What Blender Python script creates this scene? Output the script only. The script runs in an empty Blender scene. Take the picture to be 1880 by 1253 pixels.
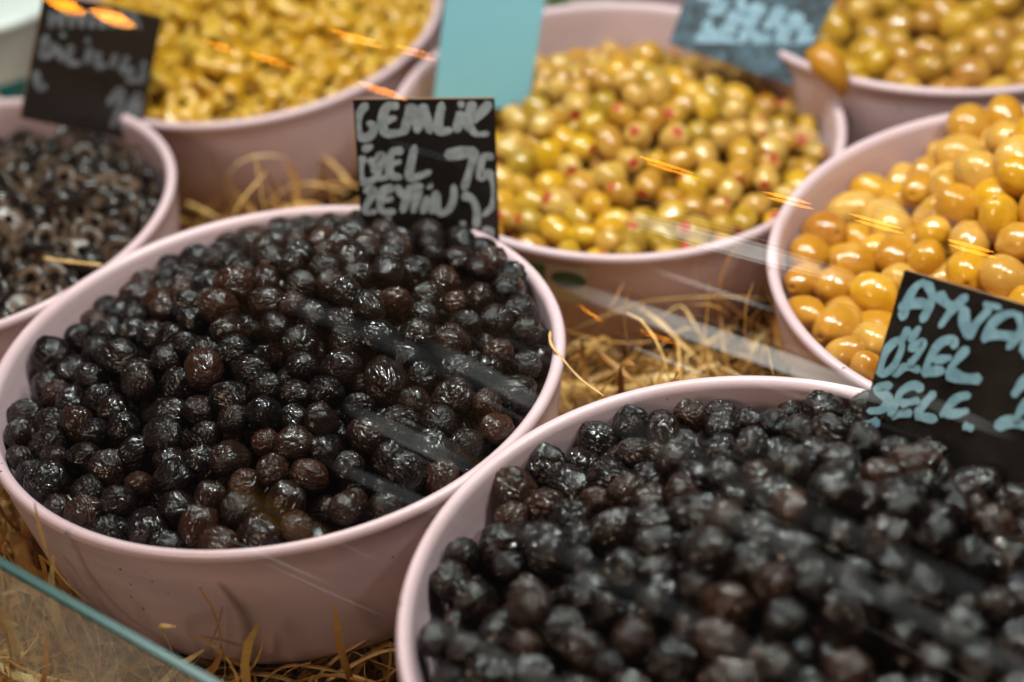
import bpy, bmesh, math, random
import numpy as np
from mathutils import Vector, Matrix, noise

# ---------------------------------------------------------------- scene, camera, light
SC = bpy.context.scene
COL = SC.collection
S = 0.155                      # rim radius of a bowl in metres; layout below is in rim radii
ZT = 0.95                      # rim height above the counter, in rim radii
def W(p): return np.array([p[0] * S, p[1] * S, (p[2] + ZT) * S])

PITCH, ROLL, FPX, CAMH = math.radians(37.83), math.radians(-5.94), 2849.0, 3.395
_f = np.array([0, math.cos(PITCH), -math.sin(PITCH)])
_rt = np.array([1.0, 0, 0]); _up = np.cross(_rt, _f)
CR = math.cos(ROLL) * _rt + math.sin(ROLL) * _up
CU = -math.sin(ROLL) * _rt + math.cos(ROLL) * _up
CPOS = np.array([0, 0, CAMH])

cam_data = bpy.data.cameras.new('camera')
cam = bpy.data.objects.new('camera', cam_data); COL.objects.link(cam)
m = Matrix.Identity(4)
for i in range(3):
    m[i][0], m[i][1], m[i][2] = CR[i], CU[i], -_f[i]
m.translation = Vector(W(CPOS))
cam.matrix_world = m
cam_data.sensor_width = 36.0
cam_data.lens = 36.0 * FPX / 1880.0
cam_data.clip_start, cam_data.clip_end = 0.01, 60.0
cam_data.dof.use_dof = True
cam_data.dof.focus_distance = 0.785
cam_data.dof.aperture_fstop = 3.2
SC.camera = cam

world = bpy.data.worlds.new("World"); SC.world = world
world.use_nodes = True
bg = world.node_tree.nodes['Background']
bg.inputs[0].default_value = (0.30, 0.26, 0.24, 1); bg.inputs[1].default_value = 0.07

def area(name, loc, target, size, power, col, shape='DISK', size_y=None):
    d = bpy.data.lights.new(name, 'AREA'); d.shape = shape; d.size = size
    if size_y: d.size_y = size_y
    d.energy = power; d.color = col
    o = bpy.data.objects.new(name, d); COL.objects.link(o)
    o.location = loc
    o.rotation_euler = (Vector(target) - Vector(loc)).to_track_quat('-Z', 'Y').to_euler()
    return o
# cool ceiling light over the aisle, a warm fill added front left for the bowl fronts, and a row of small lamps over the case
area('ceiling_light', (0.05, 1.05, 1.75), (0.1, 0.72, 0.15), 0.55, 5.5, (0.84, 0.92, 1.0), 'RECTANGLE', 0.3)
area('warm_light', (-0.75, -0.35, 0.95), (0.0, 0.55, 0.05), 0.35, 6.8, (1.0, 0.72, 0.50), 'DISK')
for k in range(5):
    t = (k - 2) * 0.25
    p = Vector((0.10 + t * 0.82, 0.75 - t * 0.57, 0.86))
    area('row_lamp', p, p - Vector((0, 0, 1)), 0.070, 3.5, (1.0, 0.95, 0.86) if k % 2 else (0.85, 1.0, 0.97))

SC.view_settings.view_transform = 'Standard'
SC.view_settings.look = 'None'
SC.view_settings.exposure = 0.0
SC.view_settings.gamma = 1.0
SC.render.engine = 'CYCLES'
cy = SC.cycles
cy.max_bounces = 10; cy.transparent_max_bounces = 12; cy.diffuse_bounces = 4; cy.glossy_bounces = 4
cy.use_denoising = True; cy.use_adaptive_sampling = False
try: cy.denoiser = 'OPENIMAGEDENOISE'
except Exception: pass
cy.sample_clamp_indirect = 12.0
cy.caustics_reflective = False; cy.caustics_refractive = False

rnd = random.Random(7)
R = np.random.RandomState(11)

# ---------------------------------------------------------------- helpers
def ray(px, py):
    d = (px - 940) / FPX * CR - (py - 626.5) / FPX * CU + _f
    return d
def at(px, py, z):
    d = ray(px, py); t = (z - CAMH) / d[2]
    return CPOS + d * t
def on_plane(px, py, p0, n):
    d = ray(px, py); t = np.dot(p0 - CPOS, n) / np.dot(d, n)
    return CPOS + d * t
def proj(P):
    X = np.atleast_2d(P) - CPOS; z = X @ _f
    return 940 + FPX * (X @ CR) / z, 626.5 - FPX * (X @ CU) / z, z

def mesh(name, v, f, mats=(), smooth=True, mi=None):
    me = bpy.data.meshes.new(name)
    me.from_pydata([tuple(map(float, p)) for p in v], [], [tuple(map(int, q)) for q in f])
    for x in mats: me.materials.append(x)
    if mi is not None: me.polygons.foreach_set('material_index', mi)
    if smooth: me.polygons.foreach_set('use_smooth', [True] * len(me.polygons))
    me.update()
    return me
def obj(name, me, parent=None):
    o = bpy.data.objects.new(name, me); COL.objects.link(o)
    if parent: o.parent = parent
    return o
def tag(o, label=None, cat=None, group=None, kind=None):
    if label: o['label'] = label
    if cat: o['category'] = cat
    if group: o['group'] = group
    if kind: o['kind'] = kind
    return o

class NT:
    def __init__(s, name):
        s.m = bpy.data.materials.new(name); s.m.use_nodes = True
        s.t = s.m.node_tree; s.n = s.t.nodes; s.n.clear()
        s.out = s.n.new('ShaderNodeOutputMaterial')
    def add(s, typ, **kw):
        n = s.n.new('ShaderNode' + typ)
        for k, v in kw.items():
            if k.startswith('_'): n.inputs[k[1:].replace('_', ' ')].default_value = v
            else: setattr(n, k, v)
        return n
    def link(s, a, b): s.t.links.new(a, b)
    def ramp(s, fac, stops, interp='LINEAR'):
        r = s.n.new('ShaderNodeValToRGB'); r.color_ramp.interpolation = interp
        e = r.color_ramp.elements
        while len(e) < len(stops): e.new(0.5)
        for x, (p, c) in zip(e, stops): x.position = p; x.color = (*c, 1) if len(c) == 3 else c
        s.link(fac, r.inputs[0]); return r.outputs[0]
    def noise(s, vec, scale, detail=3, rough=0.5, dist=0.0, out='Fac'):
        n = s.n.new('ShaderNodeTexNoise'); n.inputs['Scale'].default_value = scale
        n.inputs['Detail'].default_value = detail; n.inputs['Roughness'].default_value = rough
        n.inputs['Distortion'].default_value = dist
        if vec is not None: s.link(vec, n.inputs['Vector'])
        return n.outputs[out]
    def mix(s, fac, a, b, blend='MIX'):
        n = s.n.new('ShaderNodeMix'); n.data_type = 'RGBA'; n.blend_type = blend
        for sock, v in ((n.inputs[0], fac), (n.inputs[6], a), (n.inputs[7], b)):
            if hasattr(v, 'links'): s.link(v, sock)
            else: sock.default_value = v if not isinstance(v, tuple) else ((*v, 1) if len(v) == 3 else v)
        return n.outputs[2]
    def math(s, op, a, b=0.0, clamp=False):
        n = s.n.new('ShaderNodeMath'); n.operation = op; n.use_clamp = clamp
        for sock, v in ((n.inputs[0], a), (n.inputs[1], b)):
            if hasattr(v, 'links'): s.link(v, sock)
            else: sock.default_value = v
        return n.outputs[0]
    def objvec(s, spread=40.0):
        tc = s.add('TexCoord'); oi = s.add('ObjectInfo')
        n = s.n.new('ShaderNodeVectorMath'); n.operation = 'MULTIPLY_ADD'
        c = s.n.new('ShaderNodeCombineXYZ')
        for i in range(3): s.link(oi.outputs['Random'], c.inputs[i])
        s.link(c.outputs[0], n.inputs[0]); n.inputs[1].default_value = (spread, spread * 1.7, spread * 2.3)
        s.link(tc.outputs['Object'], n.inputs[2])
        return n.outputs[0], oi.outputs['Random'], tc.outputs['Object']
    def bump(s, h, strength, dist):
        b = s.add('Bump'); b.inputs['Strength'].default_value = strength; b.inputs['Distance'].default_value = dist
        s.link(h, b.inputs['Height']); return b.outputs[0]
    def principled(s, **kw):
        p = s.add('BsdfPrincipled')
        for k, v in kw.items():
            sock = p.inputs[k.replace('_', ' ')]
            if hasattr(v, 'links'): s.link(v, sock)
            else: sock.default_value = (*v, 1) if isinstance(v, tuple) and len(v) == 3 and sock.type == 'RGBA' else v
        s.link(p.outputs[0], s.out.inputs[0]); return p

# ---------------------------------------------------------------- materials
def mat_pink():
    t = NT('pink_plastic'); tc = t.add('TexCoord').outputs['Object']
    n1 = t.noise(tc, 9, 4); n2 = t.noise(tc, 900, 2)
    c = t.mix(n1, (0.55, 0.39, 0.425), (0.62, 0.445, 0.475))
    sp = t.noise(tc, 190, 1.5, 0.4)
    sp2 = t.noise(tc, 14, 2)
    f = t.math('MULTIPLY', t.math('GREATER_THAN', sp, 0.735), t.math('GREATER_THAN', sp2, 0.5))
    c = t.mix(t.math('MULTIPLY', f, 0.8), c, (0.07, 0.035, 0.02))
    mp = t.add('Mapping'); mp.inputs['Scale'].default_value = (1, 1, 5); t.link(tc, mp.inputs[0])
    st = t.noise(mp.outputs[0], 7, 5, 0.62, 1.0)
    c = t.mix(t.ramp(st, [(0.52, (0,) * 3), (0.72, (0.32,) * 3)]), c, (0.36, 0.20, 0.15))
    mp2 = t.add('Mapping'); mp2.inputs['Scale'].default_value = (30, 30, 4); mp2.inputs['Rotation'].default_value = (.3, .2, 0); t.link(tc, mp2.inputs[0])
    n1 = t.math('ADD', t.math('MULTIPLY', n1, .6), t.math('MULTIPLY', t.noise(mp2.outputs[0], 9, 4, .7), .4))
    t.principled(Base_Color=c, Roughness=t.ramp(n1, [(0.25, (.24,) * 3), (0.7, (.50,) * 3)]), Normal=t.bump(n2, 0.04, 0.001),
                 Subsurface_Weight=0.12, Subsurface_Radius=(0.01, 0.005, 0.004), Subsurface_Scale=0.4)
    return t.m
def mat_black_olive(name, dark, brown, wr=1.0, coat=.075, cw=.62):
    t = NT(name); v, r, o = t.objvec()
    n = t.noise(v, 2.0, 1.0, 0.45, 1.2)
    n2 = t.noise(v, 4.5, 0.5, 0.5, 0.8)
    c = t.mix(t.math('POWER', r, 5.0), dark, brown)
    c = t.mix(t.ramp(t.noise(v, 0.8, 3), [(0.5, (0,) * 3), (0.8, (0.35,) * 3)]), c, brown)
    rid = t.math('ABSOLUTE', t.math('SUBTRACT', n, 0.5))
    h = t.math('ADD', t.math('MULTIPLY', t.math('MINIMUM', rid, 0.10), 2.6), t.math('MULTIPLY', n2, 0.30))
    t.principled(Base_Color=c, Roughness=t.ramp(t.noise(v, 1.3, 2), [(0.3, (.22,) * 3), (0.8, (.32,) * 3)]), IOR=1.45,
                 Normal=t.bump(h, 0.22 * wr, 0.0010), Specular_IOR_Level=0.16, Coat_Weight=cw, Coat_Roughness=coat, Coat_IOR=1.5,
                 Coat_Normal=t.bump(h, 0.20 * wr, 0.0010))
    return t.m
def mat_green_olive(name, cols, mottled=0.35):
    t = NT(name); v, r, o = t.objvec()
    c = t.ramp(r, [(i / (len(cols) - 1), x) for i, x in enumerate(cols)])
    n = t.noise(v, 1.0, 3, 0.55)
    c = t.mix(t.ramp(n, [(0.35, (0,) * 3), (0.8, (mottled,) * 3)]), c, (0.36, 0.15, 0.018))
    c = t.mix(t.ramp(t.noise(v, 0.6, 2), [(0.5, (0,) * 3), (0.8, (0.45,) * 3)]), c, (0.74, 0.44, 0.10))
    sp = t.math('GREATER_THAN', t.noise(v, 7, 2), 0.70)
    c = t.mix(t.math('MULTIPLY', sp, 0.45), c, (0.20, 0.08, 0.015))
    z = t.add('SeparateXYZ'); t.link(o, z.inputs[0])
    p = t.principled(Base_Color=c, Roughness=0.2, IOR=1.45, Subsurface_Weight=0.25, Subsurface_Radius=(0.006, 0.003, 0.0008),
                 Subsurface_Scale=0.6, Normal=t.bump(t.noise(v, 3.0, 3), 0.12, 0.001), Coat_Weight=0.5, Coat_Roughness=0.06)
    return t.m
def mat_simple(name, col, rough=0.5, col2=None, scale=30, bump=0.0, **kw):
    t = NT(name); v, r, o = t.objvec(10)
    n = t.noise(v, scale, 4)
    c = t.mix(n, col, col2 if col2 else tuple(x * 0.8 for x in col))
    t.principled(Base_Color=c, Roughness=rough, **({'Normal': t.bump(n, bump, 0.002)} if bump else {}), **kw)
    return t.m
def mat_straw():
    t = NT('straw'); g = t.add('NewGeometry'); tc = t.add('TexCoord').outputs['Object']
    c = t.ramp(g.outputs['Random Per Island'], [(0, (0.34, 0.145, 0.03)), (0.4, (0.56, 0.28, 0.062)), (0.75, (0.70, 0.40, 0.12)), (1, (0.82, 0.58, 0.26))])
    n = t.noise(tc, 260, 3)
    c = t.mix(t.ramp(n, [(0.4, (0,) * 3), (0.8, (0.6,) * 3)]), c, (0.25, 0.11, 0.03))
    t.principled(Base_Color=c, Roughness=0.55, Normal=t.bump(n, 0.3, 0.001))
    return t.m
def mat_paint(name, a, b):
    t = NT(name); tc = t.add('TexCoord').outputs['Generated']
    v = t.add('TexCoord').outputs['Object']
    n = t.noise(v, 150, 4, 0.6, 0.6)
    c = t.mix(t.ramp(n, [(0.35, (0,) * 3), (0.7, (1,) * 3)]), a, b)
    t.principled(Base_Color=c, Roughness=0.45, Normal=t.bump(n, 0.15, 0.0006))
    return t.m
def mat_board():
    t = NT('black_board'); v, r, o = t.objvec(3)
    n = t.noise(v, 40, 5, 0.6)
    c = t.mix(n, (0.005, 0.004, 0.0035), (0.014, 0.009, 0.007))
    t.principled(Base_Color=c, Roughness=t.ramp(n, [(0.3, (.22,) * 3), (0.7, (.42,) * 3)]))
    return t.m
def mat_glass(name, tint, dust):
    t = NT(name); g = t.add('NewGeometry')
    d = t.n.new('ShaderNodeVectorMath'); d.operation = 'DOT_PRODUCT'
    t.link(g.outputs['Normal'], d.inputs[0]); t.link(g.outputs['Incoming'], d.inputs[1])
    k = t.math('SUBTRACT', 1.0, t.math('ABSOLUTE', d.outputs['Value']), True)
    f = t.math('ADD', t.math('MULTIPLY', t.math('POWER', k, 5.0), 0.96), 0.04, True)
    tr = t.add('BsdfTransparent'); tr.inputs[0].default_value = (*tint, 1)
    gl = t.add('BsdfGlossy'); gl.inputs['Roughness'].default_value = 0.0; gl.inputs[0].default_value = (1, 1, 1, 1)
    mx = t.add('MixShader'); t.link(f, mx.inputs[0]); t.link(tr.outputs[0], mx.inputs[1]); t.link(gl.outputs[0], mx.inputs[2])
    last = mx.outputs[0]
    if dust:  # pale diffuse share stands in for the reflected veil on the pane
        df = t.add('BsdfDiffuse'); df.inputs[0].default_value = (0.7, 0.72, 0.72, 1)
        n = t.noise(t.add('TexCoord').outputs['Object'], 30, 4, 0.6)
        m2 = t.add('MixShader'); t.link(t.ramp(n, [(0.25, (dust * 0.4,) * 3), (0.8, (dust * 1.6,) * 3)]), m2.inputs[0])
        t.link(last, m2.inputs[1]); t.link(df.outputs[0], m2.inputs[2]); last = m2.outputs[0]
    t.link(last, t.out.inputs[0])
    return t.m
def mat_emit(name, col, strength):
    t = NT(name); e = t.add('Emission'); e.inputs[0].default_value = (*col, 1); e.inputs[1].default_value = strength
    t.link(e.outputs[0], t.out.inputs[0]); return t.m

def mat_smear():
    t = NT('smeared_board'); v, r, o = t.objvec(3)
    n = t.noise(v, 70, 4, 0.6, 1.5)
    c = t.mix(t.ramp(n, [(0.38, (0,) * 3), (0.66, (1,) * 3)]), (0.035, 0.045, 0.055), (0.09, 0.15, 0.20))
    t.principled(Base_Color=c, Roughness=0.35)
    return t.m
M = dict(
    smear=mat_smear(), chalk2=mat_paint('smudged_grey_paint', (0.17, 0.18, 0.20), (0.05, 0.055, 0.06)), blue2=mat_paint('dull_blue_paint', (0.28, 0.42, 0.52), (0.14, 0.24, 0.32)),
    pink=mat_pink(),
    black=mat_black_olive('black_olive_skin', (0.0045, 0.0028, 0.0026), (0.030, 0.010, 0.005)),
    sele=mat_black_olive('dry_olive_skin', (0.005, 0.003, 0.0026), (0.036, 0.013, 0.006), .75, .06, .8),
    green=mat_green_olive('green_olive_skin', [(0.50, 0.225, 0.016), (0.37, 0.13, 0.010), (0.60, 0.34, 0.07), (0.45, 0.19, 0.014), (0.62, 0.32, 0.009), (0.42, 0.165, 0.011)]),
    tan=mat_green_olive('tan_olive_skin', [(0.40, 0.19, 0.035), (0.36, 0.19, 0.022), (0.50, 0.28, 0.045), (0.46, 0.26, 0.012), (0.34, 0.14, 0.026)], 0.6),
    pitted=mat_green_olive('stuffed_olive_skin', [(0.47, 0.25, 0.022), (0.38, 0.175, 0.020), (0.56, 0.34, 0.08), (0.30, 0.18, 0.010), (0.62, 0.34, 0.010), (0.36, 0.155, 0.020)], 0.3),
    scar=mat_simple('olive_scar', (0.10, 0.045, 0.012), 0.6),
    pimento=mat_simple('pimento', (0.36, 0.028, 0.008), 0.4, (0.42, 0.06, 0.012), 2),
    slice_skin=mat_simple('slice_skin', (0.012, 0.009, 0.009), 0.25, (0.022, 0.014, 0.012), 1.5),
    slice_flesh=mat_simple('slice_flesh', (0.15, 0.09, 0.055), 0.3, (0.04, 0.024, 0.018), 1.6),
    yellow_skin=mat_simple('yellow_skin', (0.54, 0.29, 0.012), 0.25, (0.38, 0.18, 0.012), 1.5),
    yellow_flesh=mat_simple('yellow_flesh', (0.66, 0.42, 0.06), 0.3, (0.38, 0.18, 0.010), 1.0),
    brine=mat_simple('dark_brine', (0.010, 0.006, 0.004), 0.08, (0.02, 0.010, 0.005), 20),
    gbrine=mat_simple('amber_brine', (0.10, 0.05, 0.008), 0.06, (0.06, 0.03, 0.006), 20),
    straw=mat_straw(),
    strand=mat_simple('dry_straw', (0.66, 0.42, 0.17), 0.55, (0.46, 0.24, 0.07), 200, 0.3),
    board=mat_board(),
    board_edge=mat_simple('board_edge', (0.30, 0.17, 0.09), 0.6),
    chalk=mat_paint('grey_paint', (0.40, 0.42, 0.44), (0.22, 0.24, 0.26)),
    blue=mat_paint('blue_paint', (0.30, 0.52, 0.62), (0.17, 0.33, 0.43)),
    sky=mat_simple('pale_blue_card', (0.24, 0.54, 0.65), 0.5, (0.21, 0.49, 0.60), 12),
    counter=mat_simple('dark_counter', (0.045, 0.026, 0.014), 0.6, (0.022, 0.012, 0.008)),
    glass=mat_glass('clear_glass', (0.985, 0.99, 0.985), 0.0),
    dusty=mat_glass('dusty_glass', (0.94, 0.98, 0.97), 0.17),
    teal=mat_simple('glass_edge', (0.008, 0.045, 0.042), 0.35, (0.012, 0.07, 0.064), 60),
    white=mat_simple('white_plastic', (0.62, 0.65, 0.63), 0.4, (0.70, 0.72, 0.70), 6),
    tealband=mat_simple('teal_band', (0.008, 0.16, 0.17), 0.4),
    sticker=mat_simple('pale_sticker', (0.60, 0.58, 0.52), 0.35, (0.66, 0.62, 0.58), 60),
    leafgreen=mat_simple('sticker_green', (0.06, 0.20, 0.02), 0.35),
    darkgreen=mat_simple('sticker_dark_green', (0.03, 0.10, 0.06), 0.35),
    leaf=mat_simple('amber_leaf', (0.46, 0.20, 0.015), 0.3, (0.36, 0.14, 0.012), 50, 0.2),
    lampwhite=mat_emit('lamp_white', (0.93, 1.0, 0.98), 1.5),
    lamporange=mat_emit('lamp_orange', (1.0, 0.30, 0.015), 26.0),
    metal=mat_simple('lamp_housing', (0.20, 0.20, 0.20), 0.4),
)

# ---------------------------------------------------------------- the counter and the bowls
me = mesh('counter', [(-6, -4, 0), (6, -4, 0), (6, 8, 0), (-6, 8, 0)], [(0, 1, 2, 3)], [M['counter']])
tag(obj('counter', me), kind='structure')

OUT = [(1.0, .004), (1.012, -.004), (1.018, -.018), (1.012, -.034), (1.004, -.045), (.998, -.12), (.988, -.2), (.972, -.3), (.952, -.42), (.925, -.52), (.885, -.6), (.83, -.67), (.76, -.725), (.67, -.76), (.58, -.775)]
INN = [(.985, -.001), (.974, -.012), (.970, -.03), (.966, -.12), (.957, -.2), (.943, -.3), (.922, -.42), (.895, -.52), (.855, -.6), (.80, -.66), (.70, -.71), (.5, -.74)]
_oz = np.array([p[1] for p in OUT[4:]][::-1]); _or = np.array([p[0] for p in OUT[4:]][::-1])
_iz = np.array([p[1] for p in INN[2:]][::-1]); _ir = np.array([p[0] for p in INN[2:]][::-1])
def r_out(z): return np.interp(z, _oz, _or)
def r_in(z): return np.interp(z, _iz, _ir)
def bowl_mesh():
    prof = INN[::-1] + OUT
    N = 144; v = []; f = []
    for r, z in prof:
        for k in range(N):
            a = 2 * math.pi * k / N; v.append((r * S * math.cos(a), r * S * math.sin(a), z * S))
    L = len(prof)
    for j in range(L - 1):
        for k in range(N):
            a, b = j * N + k, j * N + (k + 1) % N
            f.append((a, b, b + N, a + N))
    f.append(tuple(range(N))); f.append(tuple(range((L - 1) * N, L * N))[::-1])
    return mesh('bowl', v, [q[::-1] for q in f], [M['pink']])
BM = bowl_mesh()
class Bowl: pass
BOWLS = {}
def bowl(key, c, tilt, label, size=1.0):
    b = Bowl(); b.c = np.array(c); b.key = key; b.s = size
    n = np.array([-tilt[0], -tilt[1], 1.0]); n /= np.linalg.norm(n); b.n = n
    q = Vector((0, 0, 1)).rotation_difference(Vector(n))
    b.R = np.array(q.to_matrix())
    o = obj('bowl', BM); o.location = W(c); o.rotation_mode = 'QUATERNION'; o.rotation_quaternion = q; o.scale = (size,) * 3
    tag(o, label, 'bowl', 'pink plastic bowls on the counter')
    b.o = o; BOWLS[key] = b
    return b
bowl(1, (-.828, 4.324, .088), (0, -.039), 'pink bowl full of small black olives with the square sign priced 75')
bowl(2, (.563, 2.885, .201), (.022, -.02), 'pink bowl nearest the viewer, of wrinkled black olives under the blue lettered sign', .95)
bowl(3, (1.987, 4.578, .011), (.051, .013), 'pink bowl of large whole yellow green olives, half cut off by the photo edge')
bowl(4, (.56, 6.037, -.09), (-.05, .07), 'pink bowl of stuffed green olives with red pimento, with a green sticker outside')
bowl(5, (-1.187, 7.339, -.025), (0, .064), 'pink bowl brimming with bright yellow chopped olive rings')
bowl(6, (-2.373, 5.684, -.005), (0, -.024), 'pink bowl of sliced black olive rings below the tilted dark sign')
bowl(7, (2.241, 6.773, 0), (0, 0), 'pink bowl of dull brownish olives in the upper corner of the photo')
bowl(8, (.72, 8.15, .0), (0, 0), 'pink bowl hidden behind the stuffed olives, only its wall and sticker edge visible')

# ---------------------------------------------------------------- heaps: z of the olive surface in bowl coordinates
def heap(b, e0, e1, ang, mh, ox, oy, wd):
    """edge height e0 with e1 more towards ang; a mound mh high round (ox, oy), wd wide"""
    ca, sa = math.cos(ang), math.sin(ang)
    def fn(x, y):
        return e0 + e1 * (x * ca + y * sa) + mh * np.exp(-((x - ox) ** 2 + (y - oy) ** 2) / (wd * wd))
    b.heap = fn
d2r = math.radians
heap(BOWLS[1], -.06, .045, d2r(-40), .31, .13, .16, .70)
heap(BOWLS[2], -.078, .035, d2r(-110), .31, .24, .0, .74)
heap(BOWLS[3], -.14, .09, d2r(-110), .62, .42, .28, .60)
heap(BOWLS[4], -.16, .09, d2r(-90), .30, .05, .1, .60)
heap(BOWLS[5], -.10, .04, d2r(-90), .22, .0, .1, .7)
heap(BOWLS[6], -.15, .04, d2r(-20), .18, .0, .0, .7)
heap(BOWLS[7], -.12, .08, d2r(-90), .30, .1, .1, .6)

def to_world(b, p): return b.c + b.s * (b.R @ np.asarray(p))
def to_local(b, p): return b.R.T @ (np.asarray(p) - b.c) / b.s
def heap_hit(b, px, py):
    d = b.R.T @ ray(px, py) / b.s; o = b.R.T @ (CPOS - b.c) / b.s
    ts = np.linspace(2.5, 11, 1500)
    P = o[None] + ts[:, None] * d
    g = P[:, 2] - b.heap(P[:, 0], P[:, 1])
    rad = np.hypot(P[:, 0], P[:, 1])
    ok = (g < 0) & (rad < 1.0)
    if not ok.any():
        if b.key != 3: return np.array([0, 0, 9.0])
        ok = g <= np.where(rad < .86, g, 9).min() + 1e-9      # the ray clears the heap: where it comes closest
    return P[int(np.argmax(ok))]

SIGN_WALLS = []      # (bowl key, point, normal, half-width vector range) – olives keep off the boards
def pack(b, d, seeds=(), fill=(1.0, 1.0), spread=0.12, jitter=0.3, squash=0.9, perched=0.05, seed=1, iters=90, mind=0.86):
    """two or three loose layers of balls of diameter ~d on the heap; returns local x, y, z, r, layer"""
    rs = np.random.RandomState(seed)
    P, Rr, Lr, fixed = [], [], [], []
    for (px, py, spx) in seeds:
        q = heap_hit(b, px, py)
        if q[2] > .75: continue
        depth = proj(to_world(b, q))[2][0]
        r = spx / FPX * depth / b.s
        dv = b.R.T @ ray(px, py); dv /= np.linalg.norm(dv)
        q = q + dv * r * 0.35
        P.append(q); Rr.append(r); Lr.append(0); fixed.append(1)
    P0 = len(P)
    for layer in range(2):
        pts = [p for p, l in zip(P, Lr) if l == layer]
        tries = 0
        target = 9000
        while tries < target:
            tries += 1
            a, q = rs.rand() * 2 * math.pi, math.sqrt(rs.rand()) * 0.97
            x, y = q * math.cos(a), q * math.sin(a)
            r = d / 2 * (1 + rs.randn() * spread)
            r = min(max(r, d * .36), d * .7)
            s = float(b.heap(x, y))
            e = 0.02
            gx = (float(b.heap(x + e, y)) - s) / e; gy = (float(b.heap(x, y + e)) - s) / e
            z = s - r * (0.9 + 1.75 * layer) + rs.randn() * jitter * r
            if q > r_in(z) - r * .95: continue
            p = np.array([x, y, z])
            ok = True
            if pts:
                A = np.array(pts); dd = np.linalg.norm(A - p, axis=1)
                if dd.min() < d * mind * fill[layer]: ok = False
            if ok:
                pts.append(p); P.append(p); Rr.append(r); Lr.append(layer); fixed.append(0)
    n = len(P)
    top = [i for i in range(P0, n) if Lr[i] == 0 and rs.rand() < perched and math.hypot(P[i][0], P[i][1] + .15) < .6]
    for i in top:
        r = Rr[i]; P.append(P[i] + np.array([rs.randn() * r * .5, rs.randn() * r * .5, r * 1.5])); Rr.append(r * .98); Lr.append(-1); fixed.append(0)
    P = np.array(P); Rr = np.array(Rr); Lr = np.array(Lr); fixed = np.array(fixed)
    Z0 = P.copy()
    wgt = np.where(fixed == 1, 0.12, 1.0)
    for it in range(iters):
        D = P[:, None] - P[None]
        dist = np.linalg.norm(D, axis=2) + np.eye(len(P)) * 9 + 1e-9
        ov = np.maximum((Rr[:, None] + Rr[None]) * squash - dist, 0)
        push = (D / dist[:, :, None] * ov[:, :, None] * 0.35).sum(1)
        ln = np.linalg.norm(push, axis=1, keepdims=True) + 1e-9
        push = push * np.minimum(1, 0.35 * Rr[:, None] / ln)
        P = P + push * wgt[:, None]
        # settle back towards the heap surface
        tz = b.heap(P[:, 0], P[:, 1]) - Rr * (0.9 + 1.75 * np.maximum(Lr, 0)) + np.where(Lr < 0, Rr * 1.3, 0)
        pull = np.where(fixed == 1, (Z0[:, 2] - P[:, 2]) * .3, np.where(Lr < 0, -0.03 * Rr, (tz - P[:, 2]) * 0.07))
        P[:, 2] += pull
        for (key, p0, nn, uu, half, zz) in SIGN_WALLS:
            if key != b.key: continue
            q = P - p0
            s = q @ nn; t = q @ uu
            hit = (np.abs(t) < half + Rr * .6) & (np.abs(s) < Rr * 1.0 + .012)
            P[hit] += nn * (np.sign(s[hit]) * (Rr[hit] + .012 - np.abs(s[hit])) * .5)[:, None]
        rad = np.hypot(P[:, 0], P[:, 1]); lim = r_in(np.clip(P[:, 2], -.7, -.03)) - Rr * .97
        lim = np.where(P[:, 2] > Rr * .5, lim + .05, lim)
        over = rad > lim
        sc = np.where(over, lim / np.maximum(rad, 1e-6), 1)
        P[:, 0] *= sc; P[:, 1] *= sc
    hs = b.heap(P[:, 0], P[:, 1])
    P[:, 2] = np.minimum(P[:, 2], hs + np.where(fixed == 1, 3.0, np.where(Lr < 0, .8, .35)) * Rr)
    return P, Rr, Lr, fixed

def brine(b, name, d, mat, label):
    N, K = 64, 14; v = [(0, 0, float(b.heap(0, 0)) - d * 1.75)]; f = []
    for j in range(1, K + 1):
        for k in range(N):
            a = 2 * math.pi * k / N; q = 0.93 * j / K
            x, y = q * math.cos(a), q * math.sin(a)
            v.append((x, y, max(-.66, float(b.heap(x, y)) - d * 1.75)))
    for k in range(N): f.append((0, 1 + k, 1 + (k + 1) % N))
    for j in range(K - 1):
        for k in range(N):
            a, c = 1 + j * N + k, 1 + j * N + (k + 1) % N
            f.append((a, a + N, c + N, c))
    v = np.array([to_world(b, p) for p in v]); v = np.array([W(p) for p in v])
    o = obj(name, mesh(name, v, f, [mat])); tag(o, label, None, None, 'stuff')

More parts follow.
